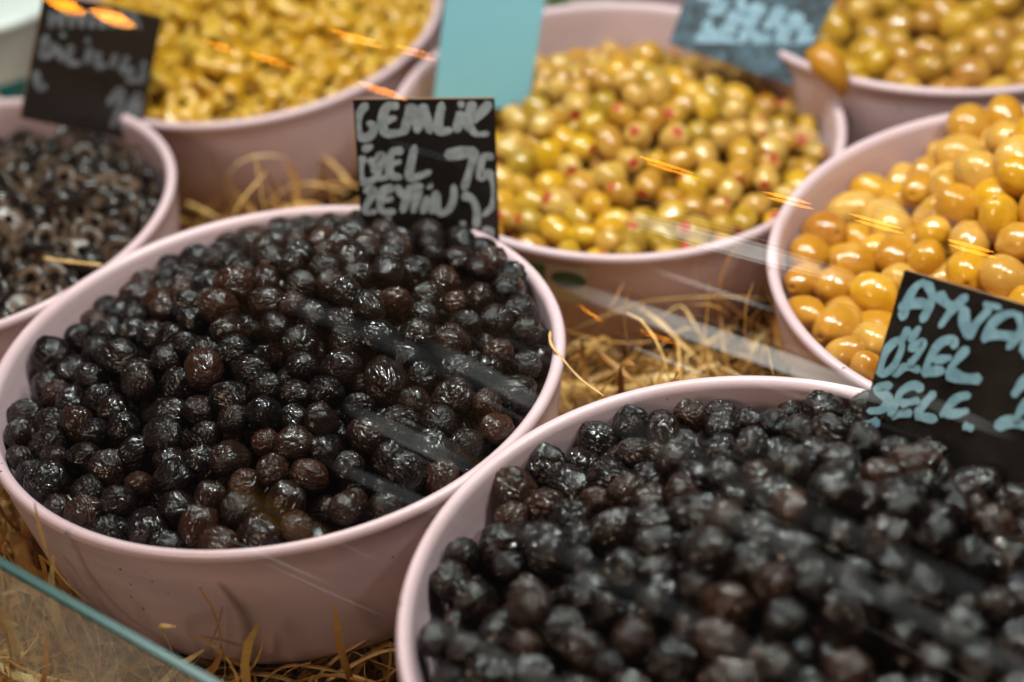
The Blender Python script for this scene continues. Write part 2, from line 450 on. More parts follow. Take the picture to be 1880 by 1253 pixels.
# ---------------------------------------------------------------- price signs (poses first: the heaps keep clear of them)
def sign_pose(b, base, z, quad, lean, yaw=0.0):
    p0 = at(base[0], base[1], z)
    h = (CPOS - p0); h[2] = 0; h /= np.linalg.norm(h)
    c, s = math.cos(yaw), math.sin(yaw); h = np.array([h[0] * c - h[1] * s, h[0] * s + h[1] * c, 0])
    n = h * math.cos(lean) + np.array([0, 0, 1]) * math.sin(lean)
    q = [on_plane(x, y, p0, n) for x, y in quad]      # TL TR BR BL
    if b is not None:
        nl = b.R.T @ n; u = b.R.T @ (q[1] - q[0]); u = u / np.linalg.norm(u)
        mid = to_local(b, (q[2] + q[3]) / 2)
        half = np.linalg.norm(q[2] - q[3]) / 2 / b.s
        SIGN_WALLS.append((b.key, mid, nl, u, half, 0))
    return q, n
SIGNS = dict(
    gemlik=sign_pose(BOWLS[1], (790, 425), .08, [(648, 183), (908, 181), (919, 492), (668, 492)], d2r(10)),
    sele=sign_pose(BOWLS[2], (1720, 800), .26, [(1660, 496), (1962, 584), (1880, 890), (1566, 822)], d2r(22), d2r(-22)),
    left=sign_pose(BOWLS[6], (150, 235), .0, [(82, -14), (299, 31), (256, 262), (38, 217)], d2r(8), d2r(20)),
    pale=sign_pose(BOWLS[4], (880, 170), -.06, [(826, -75), (1012, -75), (970, 200), (794, 200)], d2r(8)),
    blue=sign_pose(BOWLS[4], (1340, 120), -.05, [(1272, -45), (1557, -42), (1452, 158), (1228, 80)], d2r(30)),
)

# ---------------------------------------------------------------- olive shapes
def ico(level):
    bm = bmesh.new(); bmesh.ops.create_icosphere(bm, subdivisions=level, radius=1.0)
    v = np.array([x.co[:] for x in bm.verts]); f = [[q.index for q in p.verts] for p in bm.faces]
    bm.free(); return v, f
ICO5, ICO4, ICO3 = ico(6), ico(5), ico(4)
def wrinkled(seed, base, elong, amp, dent):
    v0, f = base; off = Vector((seed * 13.7, seed * 7.3, seed * 3.1)); out = []
    rs = random.Random(seed)
    ax = Vector((rs.uniform(.8, 1.4), rs.uniform(.8, 1.4), rs.uniform(.45, .8)))
    for p in v0:
        P = Vector(p)
        low = noise.noise(P * 1.15 + off) * dent + noise.noise(P * 2.3 + off) * dent * .4
        q = Vector((P.x * ax.x, P.y * ax.y, P.z * ax.z))
        wv = noise.noise_vector(q * 1.6 + off)
        q2 = q * 2.6 + wv * 1.05 + off
        rid = 1 - min(1, abs(noise.noise(q2)) * 3.2)
        q3 = q * 5.0 + wv * 1.4 + off
        rid2 = 1 - min(1, abs(noise.noise(q3)) * 3.0)
        rid3 = 1 - min(1, abs(noise.noise(q * 8.5 + wv * 2.0 - off)) * 2.6)
        dis = 1 + low - amp * rid ** 1.5 - amp * .55 * rid2 ** 1.5 - amp * .16 * rid3
        # stem end pucker
        k = math.exp(-((1 - P.z) / .05)); dis -= .10 * k
        out.append((P.x * dis, P.y * dis * .97, P.z * dis * elong))
    return np.array(out), f
def smooth_olive(seed, base, elong, dent, taper=0.0, hole=True):
    v0, f = base; off = Vector((seed * 5.7, seed * 11.3, seed * 2.9)); out = []; mi = None
    for p in v0:
        P = Vector(p)
        low = noise.noise(P * 1.1 + off) * dent + noise.noise(P * 2.6 + off) * dent * .25
        dis = 1 + low
        t = 1 - taper * P.z
        rr = math.hypot(P.x, P.y)
        zz = P.z * elong
        if hole and P.z > 0: zz -= .10 * math.exp(-(rr / .16) ** 2) + .06 * math.exp(-(rr / .06) ** 2)
        out.append((P.x * dis * t, P.y * dis * t, zz * dis))
    return np.array(out), f
def lathe_pts(prof, N=28):
    v, f = [], []
    for r, z in prof:
        for k in range(N):
            a = 2 * math.pi * k / N; v.append((r * math.cos(a), r * math.sin(a), z))
    for j in range(len(prof) - 1):
        for k in range(N):
            a, b = j * N + k, j * N + (k + 1) % N; f.append((a, b, b + N, a + N))
    return v, f
def olive_mesh(name, vf, mats, scale_to=1.0, mi=None):
    v, f = vf
    return mesh(name, v, f, mats, True, mi)
def mi_hole(vf, rad=.075):
    v, f = vf; v = np.array(v)
    c = np.array([v[q].mean(0) for q in f])
    return [1 if (x[2] > .4 and math.hypot(x[0], x[1]) < rad) else 0 for x in c]

VAR = {}
VAR['black'] = [olive_mesh('black_olive', wrinkled(i + 1, ICO5, (1.12, 1.25, 1.05, 1.18, 1.32, 1.1, 1.2, 1.15)[i], (.075, .05, .085, .045, .065, .09, .06, .08)[i], .12), [M['black']]) for i in range(8)]
VAR['sele'] = [olive_mesh('dry_olive', wrinkled(i + 31, ICO5, (1.2, 1.3, 1.1, 1.25, 1.35, 1.15)[i], (.075, .09, .06, .10, .08, .085)[i], .13), [M['sele']]) for i in range(6)]
_g = [smooth_olive(i + 51, ICO4, (1.24, 1.36, 1.16, 1.42, 1.28, 1.3)[i], (.07, .09, .05, .08, .10, .06)[i], (.03, .07, .0, .05, .1, -.02)[i]) for i in range(6)]
VAR['green'] = [olive_mesh('green_olive', x, [M['green'], M['scar']], 1, mi_hole(x)) for x in _g]
VAR['tan'] = [olive_mesh('tan_olive', x, [M['tan'], M['scar']], 1, mi_hole(x, .07)) for x in _g]
LOW = {}
LOW['black'] = [wrinkled(i + 71, ICO3, 1.15, .05, .16) for i in range(4)]
LOW['round'] = [smooth_olive(i + 81, ICO3, 1.22, .07, .04, False) for i in range(4)]
# stuffed olive: the end is cut open, a red plug sits in the hole
def stuffed(seed):
    el = (1.32, 1.2, 1.42, 1.28)[seed % 4]
    prof = [(.001, -el)] + [(math.sin(a), -el * math.cos(a)) for a in np.linspace(.12, 2.62, 18)]
    zt = prof[-1][1]; r = prof[-1][0]
    prof += [(r * .97, zt + .02), (r * .86, zt + .025), (r * .78, zt - .02), (r * .74, zt - .2)]
    v, f = lathe_pts(prof); off = Vector((seed * 3.3, seed * 9.1, 1.7))
    v = [tuple(Vector(p) * (1 + noise.noise(Vector(p) * 1.2 + off) * .10)) for p in v]
    pl = [(r * .76, zt - .16), (r * .74, zt - .03), (r * .55, zt + .03), (r * .25, zt + .05), (.001, zt + .055)]
    pv, pf = lathe_pts(pl, 16)
    pv = [tuple(Vector(p) * (1 + noise.noise(Vector(p) * 1.2 + off) * .10)) for p in pv]
    return mesh('stuffed_olive', v, f, [M['pitted']]), mesh('pimento', pv, pf, [M['pimento']])
VAR['stuffed'] = [stuffed(i) for i in range(6)]
def ring(seed, skin, flesh, name):
    rs = random.Random(seed)
    fat = 1.0 if 'black' in name else 1.5
    w = rs.uniform(.20, .36) * fat; ri = rs.uniform(.30, .45) / fat; N = 26; el = rs.uniform(.82, 1)
    prof = [(ri, -w), (.86, -w * 1.05), (.97, -w * .75), (1.0, 0), (.97, w * .75), (.86, w * 1.05), (ri, w), (ri * .93, 0), (ri, -w)]
    v, f = lathe_pts(prof, N); off = Vector((seed, seed * 2.1, 0))
    span = rs.choice((1.0, .55, .7)) if fat > 1 else rs.choice((1.0, 1.0, .8))
    if span < 1:       # a cut piece of a ring: keep part of the turn, close both ends
        K = int(N * span)
        v2 = [v[j * N + k] for j in range(len(prof)) for k in range(K)]
        f = [(j * K + k, j * K + k + 1, (j + 1) * K + k + 1, (j + 1) * K + k) for j in range(len(prof) - 1) for k in range(K - 1)]
        f += [tuple(j * K for j in range(len(prof) - 1))[::-1], tuple(j * K + K - 1 for j in range(len(prof) - 1))]
        v = v2
    v = [(p[0] * (1 + noise.noise(Vector(p) + off) * .18 * fat * fat), p[1] * el * (1 + noise.noise(Vector(p) + off) * .18), p[2] + noise.noise(Vector(p) * .9 - off) * .22 * fat * fat) for p in v]
    mi = []
    for j in range(len(prof) - 1): mi += [0 if 1 <= j <= 4 else 1] * (N if span == 1 else K - 1)
    if span < 1: mi += [1, 1]
    return mesh(name, v, f, [skin, flesh], True, mi)
VAR['bslice'] = [ring(i + 5, M['slice_skin'], M['slice_flesh'], 'black_olive_slice') for i in range(6)]
VAR['yslice'] = [ring(i + 25, M['yellow_skin'], M['yellow_flesh'], 'yellow_olive_slice') for i in range(6)]

def rand_rot(rs, flat=False):
    q = rs.randn(4); q /= np.linalg.norm(q)
    return q
def quat_to(v, rs):
    z = Vector(v).normalized(); q = Vector((0, 0, 1)).rotation_difference(z)
    return q

def place(b, P, Rr, Lr, variants, name, cat, group, label_fn, most, low, lowmat, seed, orient=None, plug=False, names=None, stuff_label='', scale_k=1.0):
    """the balls that show largest become things; the rest of the heap one mesh of kind stuff"""
    rs = np.random.RandomState(seed)
    world = np.array([to_world(b, p) for p in P]); Rr = Rr * b.s
    px, py, dz = proj(world)
    rp = FPX * Rr / dz
    infr = (px > -rp) & (px < 1880 + rp) & (py > -rp) & (py < 1253 + rp)
    score = np.where(infr, 1000, 0) - Lr * 200 - dz * 5 + P[:, 2] * 10
    order = np.argsort(-score)
    rest = []
    cnt = 0
    for i in order:
        if infr[i] and cnt < most:
            k = rs.randint(len(variants)); va = variants[k]
            o = obj(name, va[0] if plug else va)
            o.location = W(world[i]); o.rotation_mode = 'QUATERNION'
            o.rotation_quaternion = orient(i, world[i], rs) if orient else rand_rot(rs)
            s = Rr[i] * S * scale_k
            o.scale = (s * rs.uniform(.94, 1.05), s * rs.uniform(.94, 1.05), s * rs.uniform(.92, 1.02))
            tag(o, label_fn(i, P[i], Lr[i], px[i], py[i]), cat, group)
            if plug: obj('pimento', va[1], o)
            cnt += 1
        else: rest.append(i)
    if rest and low:
        V, Fc = [], []
        for i in rest:
            v, f = low[rs.randint(len(low))]
            q = Matrix.Identity(3)
            from mathutils import Quaternion
            mm = np.array(Quaternion(rand_rot(rs)).to_matrix())
            base = len(V)
            V.extend((W(world[i]) + (v * Rr[i] * S * scale_k) @ mm.T).tolist())
            Fc.extend([[x + base for x in q] for q in f])
        o = obj(name + '_heap', mesh(name + '_heap', V, Fc, [lowmat]))
        tag(o, stuff_label, None, None, 'stuff')
    return cnt

def zone(p):
    r = math.hypot(p[0], p[1]); a = math.degrees(math.atan2(p[1], p[0]))
    side = ('right', 'far right', 'far', 'far left', 'left', 'near left', 'near', 'near right')[int(((a + 22.5) % 360) // 45)]
    if r < .16: return 'at the centre of'
    if r < .42: return f'just {side} of the centre of'
    return (f'at the {side} wall of' if r > .76 else f'on the {side} slope of')
SIZES = lambda r, d: 'small' if r < d * .46 else 'large' if r > d * .54 else 'medium'

# B1, small black olives
b = BOWLS[1]; D = .119
s1 = [(372, 678, 36), (255, 705, 32), (482, 762, 35), (418, 846, 37), (318, 879, 36), (85, 886, 40), (95, 655, 36), (222, 657, 33), (428, 525, 36), (405, 560, 33), (540, 817, 34), (498, 865, 33), (630, 540, 32), (680, 572, 32), (745, 865, 42), (215, 925, 33), (435, 770, 30), (300, 800, 34), (590, 775, 32), (680, 800, 34)]
P, Rr, Lr, fx = pack(b, D, s1, seed=3, perched=.05)
lb = lambda i, p, l, x, y: f"{SIZES(Rr[i], D)} glossy black olive {'perched ' if l < 0 else 'sunk ' if l > 0 else ''}{zone(p)} the bowl priced 75"
place(b, P, Rr, Lr, VAR['black'], 'black_olive', 'olive', 'black olives in the bowl with the 75 sign', lb, 300, LOW['black'], M['black'], 4, stuff_label='lower layer of black olives', scale_k=1.0)
brine(b, 'brine', D, M['brine'], 'dark brine under the olives')
# B2, larger wrinkled olives
b = BOWLS[2]; D = .128
s2 = [(1020, 797, 36), (1085, 784, 34), (1152, 786, 38), (1212, 798, 30), (1266, 766, 32), (1326, 784, 31), (1424, 779, 31), (1515, 756, 37), (1470, 792, 29), (1230, 848, 33), (1163, 832, 32), (1376, 832, 34), (1455, 866, 34), (1330, 872, 31), (1590, 808, 32), (1660, 800, 40), (1745, 800, 42), (1690, 845, 42), (1800, 838, 46), (915, 870, 40), (1005, 1010, 42), (990, 850, 38), (1640, 790, 34)]
P, Rr, Lr, fx = pack(b, D, s2, seed=5, perched=.06)
lb = lambda i, p, l, x, y: f"{SIZES(Rr[i], D)} wrinkled black olive {'perched ' if l < 0 else 'sunk ' if l > 0 else ''}{zone(p)} the nearest bowl"
place(b, P, Rr, Lr, VAR['sele'], 'wrinkled_olive', 'olive', 'wrinkled black olives in the nearest bowl', lb, 300, LOW['black'], M['sele'], 6, stuff_label='lower layer of wrinkled black olives')
brine(b, 'brine', D, M['brine'], 'dark brine under the wrinkled olives')
# B3, big yellow green olives
b = BOWLS[3]; D = .160
s3 = [(1518, 366, 37), (1588, 354, 34), (1511, 430, 40), (1458, 468, 40), (1567, 486, 38), (1636, 416, 37), (1690, 352, 34), (1742, 345, 32), (1645, 470, 36), (1710, 430, 31), (1708, 482, 31), (1780, 446, 36), (1760, 379, 38), (1808, 320, 38), (1835, 402, 38), (1780, 233, 40), (1846, 216, 33), (1764, 288, 40), (1850, 258, 34), (1870, 322, 32), (1868, 445, 34), (1776, 500, 40), (1850, 512, 42), (1485, 520, 35), (1530, 530, 37), (1606, 543, 41), (1477, 579, 34), (1535, 596, 40), (1602, 628, 36), (1550, 657, 35), (1592, 682, 32), (1697, 318, 26), (1725, 282, 26)]
P, Rr, Lr, fx = pack(b, D, s3, seed=8, perched=.03, spread=.08)
lb = lambda i, p, l, x, y: f"{SIZES(Rr[i], D)} shiny yellow green olive {'perched ' if l < 0 else 'sunk ' if l > 0 else ''}{zone(p)} its bowl"
place(b, P, Rr, Lr, VAR['green'], 'green_olive', 'olive', 'large whole green olives', lb, 200, LOW['round'], M['green'], 9, stuff_label='lower layer of green olives', scale_k=1.04)
brine(b, 'brine', D, M['gbrine'], 'amber brine under the green olives')
# B7, dull brownish olives
b = BOWLS[7]; D = .150
P, Rr, Lr, fx = pack(b, D, [(1770, 50, 34), (1700, 40, 26), (1795, 70, 30), (1655, 105, 28), (1705, 95, 26), (1820, 105, 32), (1612, 115, 26), (1780, 140, 34), (1710, 130, 30), (1580, 20, 28)], seed=12, perched=.05, spread=.08)
lb = lambda i, p, l, x, y: f"{SIZES(Rr[i], D)} dull brownish green olive {'perched ' if l < 0 else 'sunk ' if l > 0 else ''}{zone(p)} the corner bowl"
place(b, P, Rr, Lr, VAR['tan'], 'brownish_olive', 'olive', 'brownish green olives in the corner bowl', lb, 200, LOW['round'], M['tan'], 13, stuff_label='lower layer of brownish olives')
brine(b, 'brine', D, M['gbrine'], 'amber brine under the brownish olives')
# B4, stuffed olives; about every third shows its red plug
b = BOWLS[4]; D = .127
P, Rr, Lr, fx = pack(b, D, [], seed=15, perched=.07, spread=.1)
def face_cam(i, w, rs):
    v = rs.randn(3); v /= np.linalg.norm(v)
    if rs.rand() < .36:
        v = (CPOS - w) / np.linalg.norm(CPOS - w) + rs.randn(3) * .55
    elif rs.rand() < .6 and v @ (CPOS - w) > 0: v = -v
    return quat_to(v, rs)
lb = lambda i, p, l, x, y: f"{SIZES(Rr[i], D)} green olive stuffed with pimento {'perched ' if l < 0 else 'sunk ' if l > 0 else ''}{zone(p)} its bowl"
place(b, P, Rr, Lr, VAR['stuffed'], 'stuffed_olive', 'olive', 'stuffed green olives', lb, 290, LOW['round'], M['pitted'], 16, orient=face_cam, plug=True, stuff_label='lower layer of stuffed olives', scale_k=.98)
brine(b, 'brine', D, M['gbrine'], 'amber brine under the stuffed olives')
# B5 and B6, rings
b = BOWLS[5]; D = .128
P, Rr, Lr, fx = pack(b, D, [], seed=18, perched=.25, spread=.2, squash=.74, mind=.72, jitter=.6)
lb = lambda i, p, l, x, y: f"{SIZES(Rr[i], D)} yellow olive ring {'perched ' if l < 0 else 'sunk ' if l > 0 else ''}{zone(p)} its bowl"
def ringlow(me):
    v = np.array([x.co[:] for x in me.vertices]); return v, [list(q.vertices) for q in me.polygons]
place(b, P, Rr, Lr, VAR['yslice'], 'yellow_olive_slice', 'olive slice', 'yellow olive rings', lb, 300, [ringlow(x) for x in VAR['yslice']], M['yellow_flesh'], 19, stuff_label='lower layer of yellow rings', scale_k=1.05)
brine(b, 'brine', D, M['gbrine'], 'amber brine under the yellow rings')
b = BOWLS[6]; D = .132
P, Rr, Lr, fx = pack(b, D, [], seed=21, perched=.15, spread=.12, squash=.72, mind=.74, jitter=.6)
lb = lambda i, p, l, x, y: f"{SIZES(Rr[i], D)} black olive ring {'perched ' if l < 0 else 'sunk ' if l > 0 else ''}{zone(p)} its bowl"
place(b, P, Rr, Lr, VAR['bslice'], 'black_olive_slice', 'olive slice', 'black olive rings', lb, 300, [ringlow(x) for x in VAR['bslice']], M['slice_skin'], 22, stuff_label='lower layer of black rings', scale_k=1.05)
brine(b, 'brine', D, M['brine'], 'dark brine under the black rings')

# ---------------------------------------------------------------- price signs
def ribbon(pts, wd, N, closed_round=True):
    """flat brush stroke through 2-D points (mm-like units); returns 2-D outline strips"""
    pts = np.array(pts, float)
    if len(pts) == 2: pts = np.array([pts[0], (pts[0] + pts[1]) / 2, pts[1]])
    out = []
    n = len(pts)
    ext = np.vstack([2 * pts[0] - pts[1], pts, 2 * pts[-1] - pts[-2]])
    for i in range(n - 1):
        p0, p1, p2, p3 = ext[i:i + 4]
        for t in np.linspace(0, 1, N, endpoint=False):
            out.append(.5 * ((2 * p1) + (-p0 + p2) * t + (2 * p0 - 5 * p1 + 4 * p2 - p3) * t * t + (-p0 + 3 * p1 - 3 * p2 + p3) * t ** 3))
    out.append(pts[-1]); return np.array(out)
def price_sign(q, n, strokes, crop, brush, paint, label, boardmat, name='price_sign', thick=.0026, group='price signs stuck in the bowls'):
    """board from four corners (TL TR BR BL, layout units); strokes are traced in the pixels of a crop (x0, y0, scale)"""
    q = [W(p) for p in q]; n = np.array(n)
    back = [p - n * thick for p in q]
    base = (q[2] + q[3]) / 2
    root = bpy.data.objects.new(name, None); COL.objects.link(root); root.location = base
    v = [p - base for p in q + back]
    f = [(0, 3, 2, 1), (4, 5, 6, 7), (0, 1, 5, 4), (1, 2, 6, 5), (2, 3, 7, 6), (3, 0, 4, 7)]
    bm = bmesh.new(); vs = [bm.verts.new(p) for p in v]
    fs = [bm.faces.new([vs[i] for i in x]) for x in f]
    for i, x in enumerate(fs): x.material_index = 0 if i < 2 else 1
    bmesh.ops.recalc_face_normals(bm, faces=bm.faces)
    bmesh.ops.bevel(bm, geom=bm.edges[:], offset=.0005, segments=2, affect='EDGES')
    me = bpy.data.meshes.new('board'); bm.to_mesh(me); bm.free()
    me.materials.append(boardmat); me.materials.append(M['board_edge'])
    obj('board', me, root)
    p0u = CPOS; nn = n
    planeP = q[0] / S - np.array([0, 0, ZT]) + n * (.0004 / S)
    lay = 0
    q0 = q[0] / S - np.array([0, 0, ZT]); eu = q[1] / S - q[0] / S; ev = q[3] / S - q[0] / S
    inv = np.linalg.pinv(np.stack([eu, ev], 1))
    for letter in strokes:
        V, F = [], []
        for pts, w in letter:
            c = ribbon(pts, w, 7)
            c = c + np.cumsum(R.randn(*c.shape) * w * .006, 0)
            tng = np.gradient(c, axis=0); ln = np.linalg.norm(tng, axis=1, keepdims=True); tng = tng / np.maximum(ln, 1e-6)
            nrm = np.stack([-tng[:, 1], tng[:, 0]], 1)
            k = len(c); t = np.linspace(0, 1, k)
            wv = w * .72 * (0.9 + .12 * np.sin(t * 7 + R.rand() * 6)) * np.clip(np.minimum(t, 1 - t) * 14 + .45, 0, 1)
            wv = wv * (1 - .25 * t)
            c = np.vstack([c[0] - tng[0] * w * .12, c, c[-1] + tng[-1] * w * .12]); nrm = np.vstack([nrm[0], nrm, nrm[-1]])
            wv = np.concatenate([[w * .12], wv, [w * .08]])
            a = c + nrm * wv[:, None]; bb = c - nrm * wv[:, None]
            lay += 1
            pl = planeP + n * (lay % 9) * (.00005 / S)
            base_i = len(V)
            for (x, y) in np.vstack([a, bb]):
                P3 = on_plane(crop[0] + x / crop[2], crop[1] + y / crop[2], pl, n)
                uv = inv @ (P3 - q0); uv = np.clip(uv, .012, .985); P3 = q0 + eu * uv[0] + ev * uv[1] + n * np.dot(P3 - q0, n)
                V.append(W(P3) - base)
            kk = len(c)
            for i in range(kk - 1): F.append((base_i + i, base_i + i + 1, base_i + kk + i + 1, base_i + kk + i))
        o = obj('letter', mesh('letter', V, F, [paint], False), root)
    tag(root, label, 'price sign', group)
    return root
w = 62
L1 = [
 [([(225, 130), (170, 200), (150, 290), (165, 375), (215, 392), (262, 360), (272, 300), (225, 275)], 58)],
 [([(462, 160), (415, 138), (360, 180), (342, 270), (362, 350), (430, 358), (505, 345)], w), ([(350, 262), (450, 236)], 48)],
 [([(560, 135), (505, 365)], w), ([(565, 135), (612, 352)], w), ([(655, 135), (610, 345)], w), ([(655, 135), (712, 355)], w)],
 [([(800, 118), (772, 325), (880, 330)], w)],
 [([(925, 130), (968, 135)], 55), ([(948, 190), (915, 350)], 66)],
 [([(1035, 110), (990, 330)], 66), ([(1170, 120), (1035, 270)], 62), ([(1000, 275), (1055, 355), (1160, 358)], 46)],
 [([(190, 485), (268, 450)], 48), ([(205, 535), (165, 600), (168, 700), (225, 728), (300, 690)], 62), ([(255, 545), (285, 660)], 50)],
 [([(290, 540), (345, 535), (305, 690), (390, 690)], 50)],
 [([(500, 490), (420, 500), (398, 580), (405, 675), (490, 700)], 56), ([(400, 592), (485, 568)], 42)],
 [([(592, 450), (550, 670), (600, 690), (715, 650)], 56)],
 [([(200, 800), (275, 795), (205, 950), (300, 955)], 46)],
 [([(432, 772), (350, 800), (328, 880), (350, 955), (445, 955)], 54), ([(335, 875), (425, 850)], 42)],
 [([(450, 755), (505, 850)], 52), ([(562, 755), (495, 965)], 56)],
 [([(570, 765), (655, 760)], 46), ([(625, 770), (575, 965)], 54)],
 [([(700, 755), (722, 775)], 46), ([(690, 840), (648, 970)], 54)],
 [([(720, 970), (752, 800)], 46), ([(755, 800), (775, 960), (850, 940), (890, 850), (890, 750)], 50)],
 [([(825, 525), (950, 505), (1060, 490)], 78), ([(1055, 480), (1020, 620), (965, 790)], 56), ([(955, 830), (1030, 860), (1068, 950), (1062, 1080)], 54)],
 [([(1200, 535), (1115, 545), (1092, 690), (1160, 660), (1205, 750), (1190, 900), (1110, 990)], 54)],
 [([(380, 1000), (395, 1060)], 50)], [([(680, 1040), (740, 1080)], 70)], [([(960, 1030), (960, 1075)], 40)], [([(1110, 1100), (1165, 1110), (1150, 1180)], 60)],
]
price_sign(*SIGNS['gemlik'], L1, (620, 160, 4.176), 1, M['chalk'], 'small square black sign in the black olives, painted GEMLİK ÖZEL ZEYTİN 75', M['board'])
w = 52
L2 = [
 [([(350, 395), (395, 260), (450, 170), (520, 140)], w), ([(525, 140), (555, 260), (485, 410)], w), ([(335, 318), (440, 285), (545, 290)], 62)],
 [([(595, 215), (640, 270), (690, 305)], 66), ([(795, 230), (690, 330), (605, 445)], 48)],
 [([(775, 310), (775, 420), (795, 520)], 66), ([(790, 520), (860, 420), (955, 320)], 52), ([(905, 290), (960, 300), (1025, 315)], 38)],
 [([(905, 545), (960, 430), (1040, 365), (1130, 350)], w), ([(1140, 350), (1160, 470), (1065, 595)], 50), ([(930, 490), (1040, 500), (1150, 520)], 62)],
 [([(1215, 430), (1185, 540), (1170, 620)], 50), ([(1170, 625), (1260, 640)], 46)],
 [([(350, 535), (400, 450)], 44), ([(405, 545), (475, 440)], 44), ([(330, 520), (240, 610), (200, 715), (228, 760), (300, 700), (350, 590), (338, 530)], 48)],
 [([(400, 600), (500, 545), (455, 640), (400, 695)], 44), ([(285, 765), (380, 715), (480, 740)], 52)],
 [([(705, 590), (700, 530), (610, 555), (545, 650), (500, 750)], 50), ([(565, 672), (690, 650)], 48), ([(490, 755), (640, 735)], 60)],
 [([(800, 585), (730, 660), (670, 740)], 48), ([(655, 750), (770, 790), (890, 795)], 72)],
 [([(285, 835), (190, 865), (262, 930), (220, 1000), (120, 1010)], 56)],
 [([(495, 870), (430, 840), (345, 890), (310, 980), (265, 1045)], 48), ([(340, 965), (470, 940)], 46), ([(275, 1040), (420, 1025)], 52)],
 [([(575, 885), (500, 970), (445, 1035)], 48), ([(445, 1040), (590, 1070)], 56)],
 [([(815, 905), (730, 925), (665, 985), (615, 1050)], 48), ([(640, 1035), (730, 1030), (805, 1010)], 50)],
 [([(80, 1130), (200, 1080)], 64)], [([(770, 1110), (835, 1135)], 46)],
 [([(1215, 775), (1150, 850), (1105, 915)], 56), ([(1215, 930), (1160, 1010), (1120, 1075)], 52), ([(985, 1125), (1090, 1085), (1230, 1130)], 70)],
]
price_sign(*SIGNS['sele'], L2, (1560, 480, 3.684), 1, M['blue'], 'black sign with pale blue hand lettering ÖZEL SELE standing in the nearest bowl', M['board'])
# crop of the far signs: 2.914 per photo pixel from (0, 0) and from (1240, 0)
L3 = [
 [([(280 + 55 * k + R.randn() * 6, 60), (268 + 55 * k, 150)], 34)] for k in range(0, 9)
] + [
 [([(290 + 60 * k + R.randn() * 8, 66 + R.randn() * 10), (330 + 60 * k, 110 + 6 * k)], 22)] for k in range(8)
] + [
 [([(250, 190), (225, 300), (280, 290), (290, 230)], 34)], [([(310, 250), (330, 330)], 34)], [([(380, 240), (370, 330), (440, 340)], 34)],
 [([(480, 260), (470, 340)], 36)], [([(530, 280), (520, 350), (570, 350)], 34)], [([(620, 290), (600, 360)], 34)], [([(680, 300), (660, 380), (720, 370)], 34)], [([(330, 180), (345, 200)], 26)], [([(460, 210), (480, 230)], 26)],
 [([(190, 380), (210, 470), (250, 460)], 36)], [([(700, 370), (690, 430), (770, 420)], 30)], [([(770, 330), (760, 450)], 30)],
 [([(580, 560), (640, 490), (650, 540), (600, 680)], 36)], [([(650, 690), (740, 510), (730, 700)], 38)],
]
price_sign(*SIGNS['left'], L3, (0, 0, 2.914), 1, M['chalk2'], 'blurred dark sign tilted in the bowl of sliced black olives, with smudged grey writing', M['board'])
price_sign(*SIGNS['pale'], [], (0, 0, 1), 1, M['blue'], 'plain pale turquoise back of a sign behind the stuffed olives', M['sky'])
L5 = []
for row in range(8):
    for k in range(8):
        x0 = 130 + k * 95 + row * -36 + R.randn() * 16; y0 = -70 + row * 70 + k * 27 + R.randn() * 10
        x1 = 860 - row * 36
        if 30 + (5 - row) * 8 < x0 < x1 - 70:
            kind = R.randint(3)
            st = [([(x0, y0 + 56), (x0 + 28, y0 - 4)], 36 + R.rand() * 14)]
            if kind == 0: st.append(([(x0 + 20, y0), (x0 + 60, y0 + 10), (x0 + 40, y0 + 50)], 34))
            if kind == 1: st.append(([(x0, y0 + 52), (x0 + 45, y0 + 66), (x0 + 72, y0 + 55)], 38))
            if kind == 2: st.append(([(x0 + 60, y0 + 8), (x0 + 44, y0 + 64)], 40)); st.append(([(x0 + 10, y0 + 30), (x0 + 60, y0 + 38)], 26))
            L5.append(st)
price_sign(*SIGNS['blue'], L5, (1240, 0, 2.914), 1, M['blue2'], 'blurred sign crowded with pale blue brush strokes behind the stuffed olives', M['smear'])

# ---------------------------------------------------------------- stickers on the bowl walls, tub, leaf
def wall_hit(b, px, py):
    d = b.R.T @ ray(px, py) / b.s; o = b.R.T @ (CPOS - b.c) / b.s
    ts = np.linspace(3, 10, 6000); P = o[None] + ts[:, None] * d
    ins = (np.hypot(P[:, 0], P[:, 1]) < r_out(P[:, 2])) & (P[:, 2] < -.03) & (P[:, 2] > -.75)
    return P[int(np.argmax(ins))] if ins.any() else None
def patch(b, t0, t1, z0, z1, mat, name, off, ell=False, nu=18, nv=8):
    V, F = [], []
    for j in range(nv + 1):
        for i in range(nu + 1):
            u, v_ = i / nu * 2 - 1, j / nv * 2 - 1
            if ell:
                u, v_ = u * math.sqrt(1 - v_ * v_ / 2), v_ * math.sqrt(1 - u * u / 2)
            t = (t0 + t1) / 2 + u * (t1 - t0) / 2; z = (z0 + z1) / 2 + v_ * (z1 - z0) / 2
            r = float(r_out(z)) + off
            V.append((r * math.cos(t) * S, r * math.sin(t) * S, z * S))
    for j in range(nv):
        for i in range(nu):
            a = j * (nu + 1) + i; F.append((a, a + 1, a + nu + 2, a + nu + 1))
    return obj(name, mesh(name, V, F, [mat]), b.o)
b = BOWLS[4]
A, C, E_ = wall_hit(b, 948, 470), wall_hit(b, 1078, 520), wall_hit(b, 1002, 500)
tA, tC, tE = [math.atan2(p[1], p[0]) for p in (A, C, E_)]
patch(b, tA, tC, -.06, -.27, M['sticker'], 'sticker', .004)
patch(b, tA, tE, -.075, -.2, M['leafgreen'], 'sticker_band', .0065)
q = wall_hit(b, 1044, 513); tq = math.atan2(q[1], q[0])
patch(b, tq - .075, tq + .075, q[2] - .045, q[2] + .045, M['darkgreen'], 'sticker_leaf', .0065, True)
b = BOWLS[8]
q = wall_hit(b, 1026, 8)
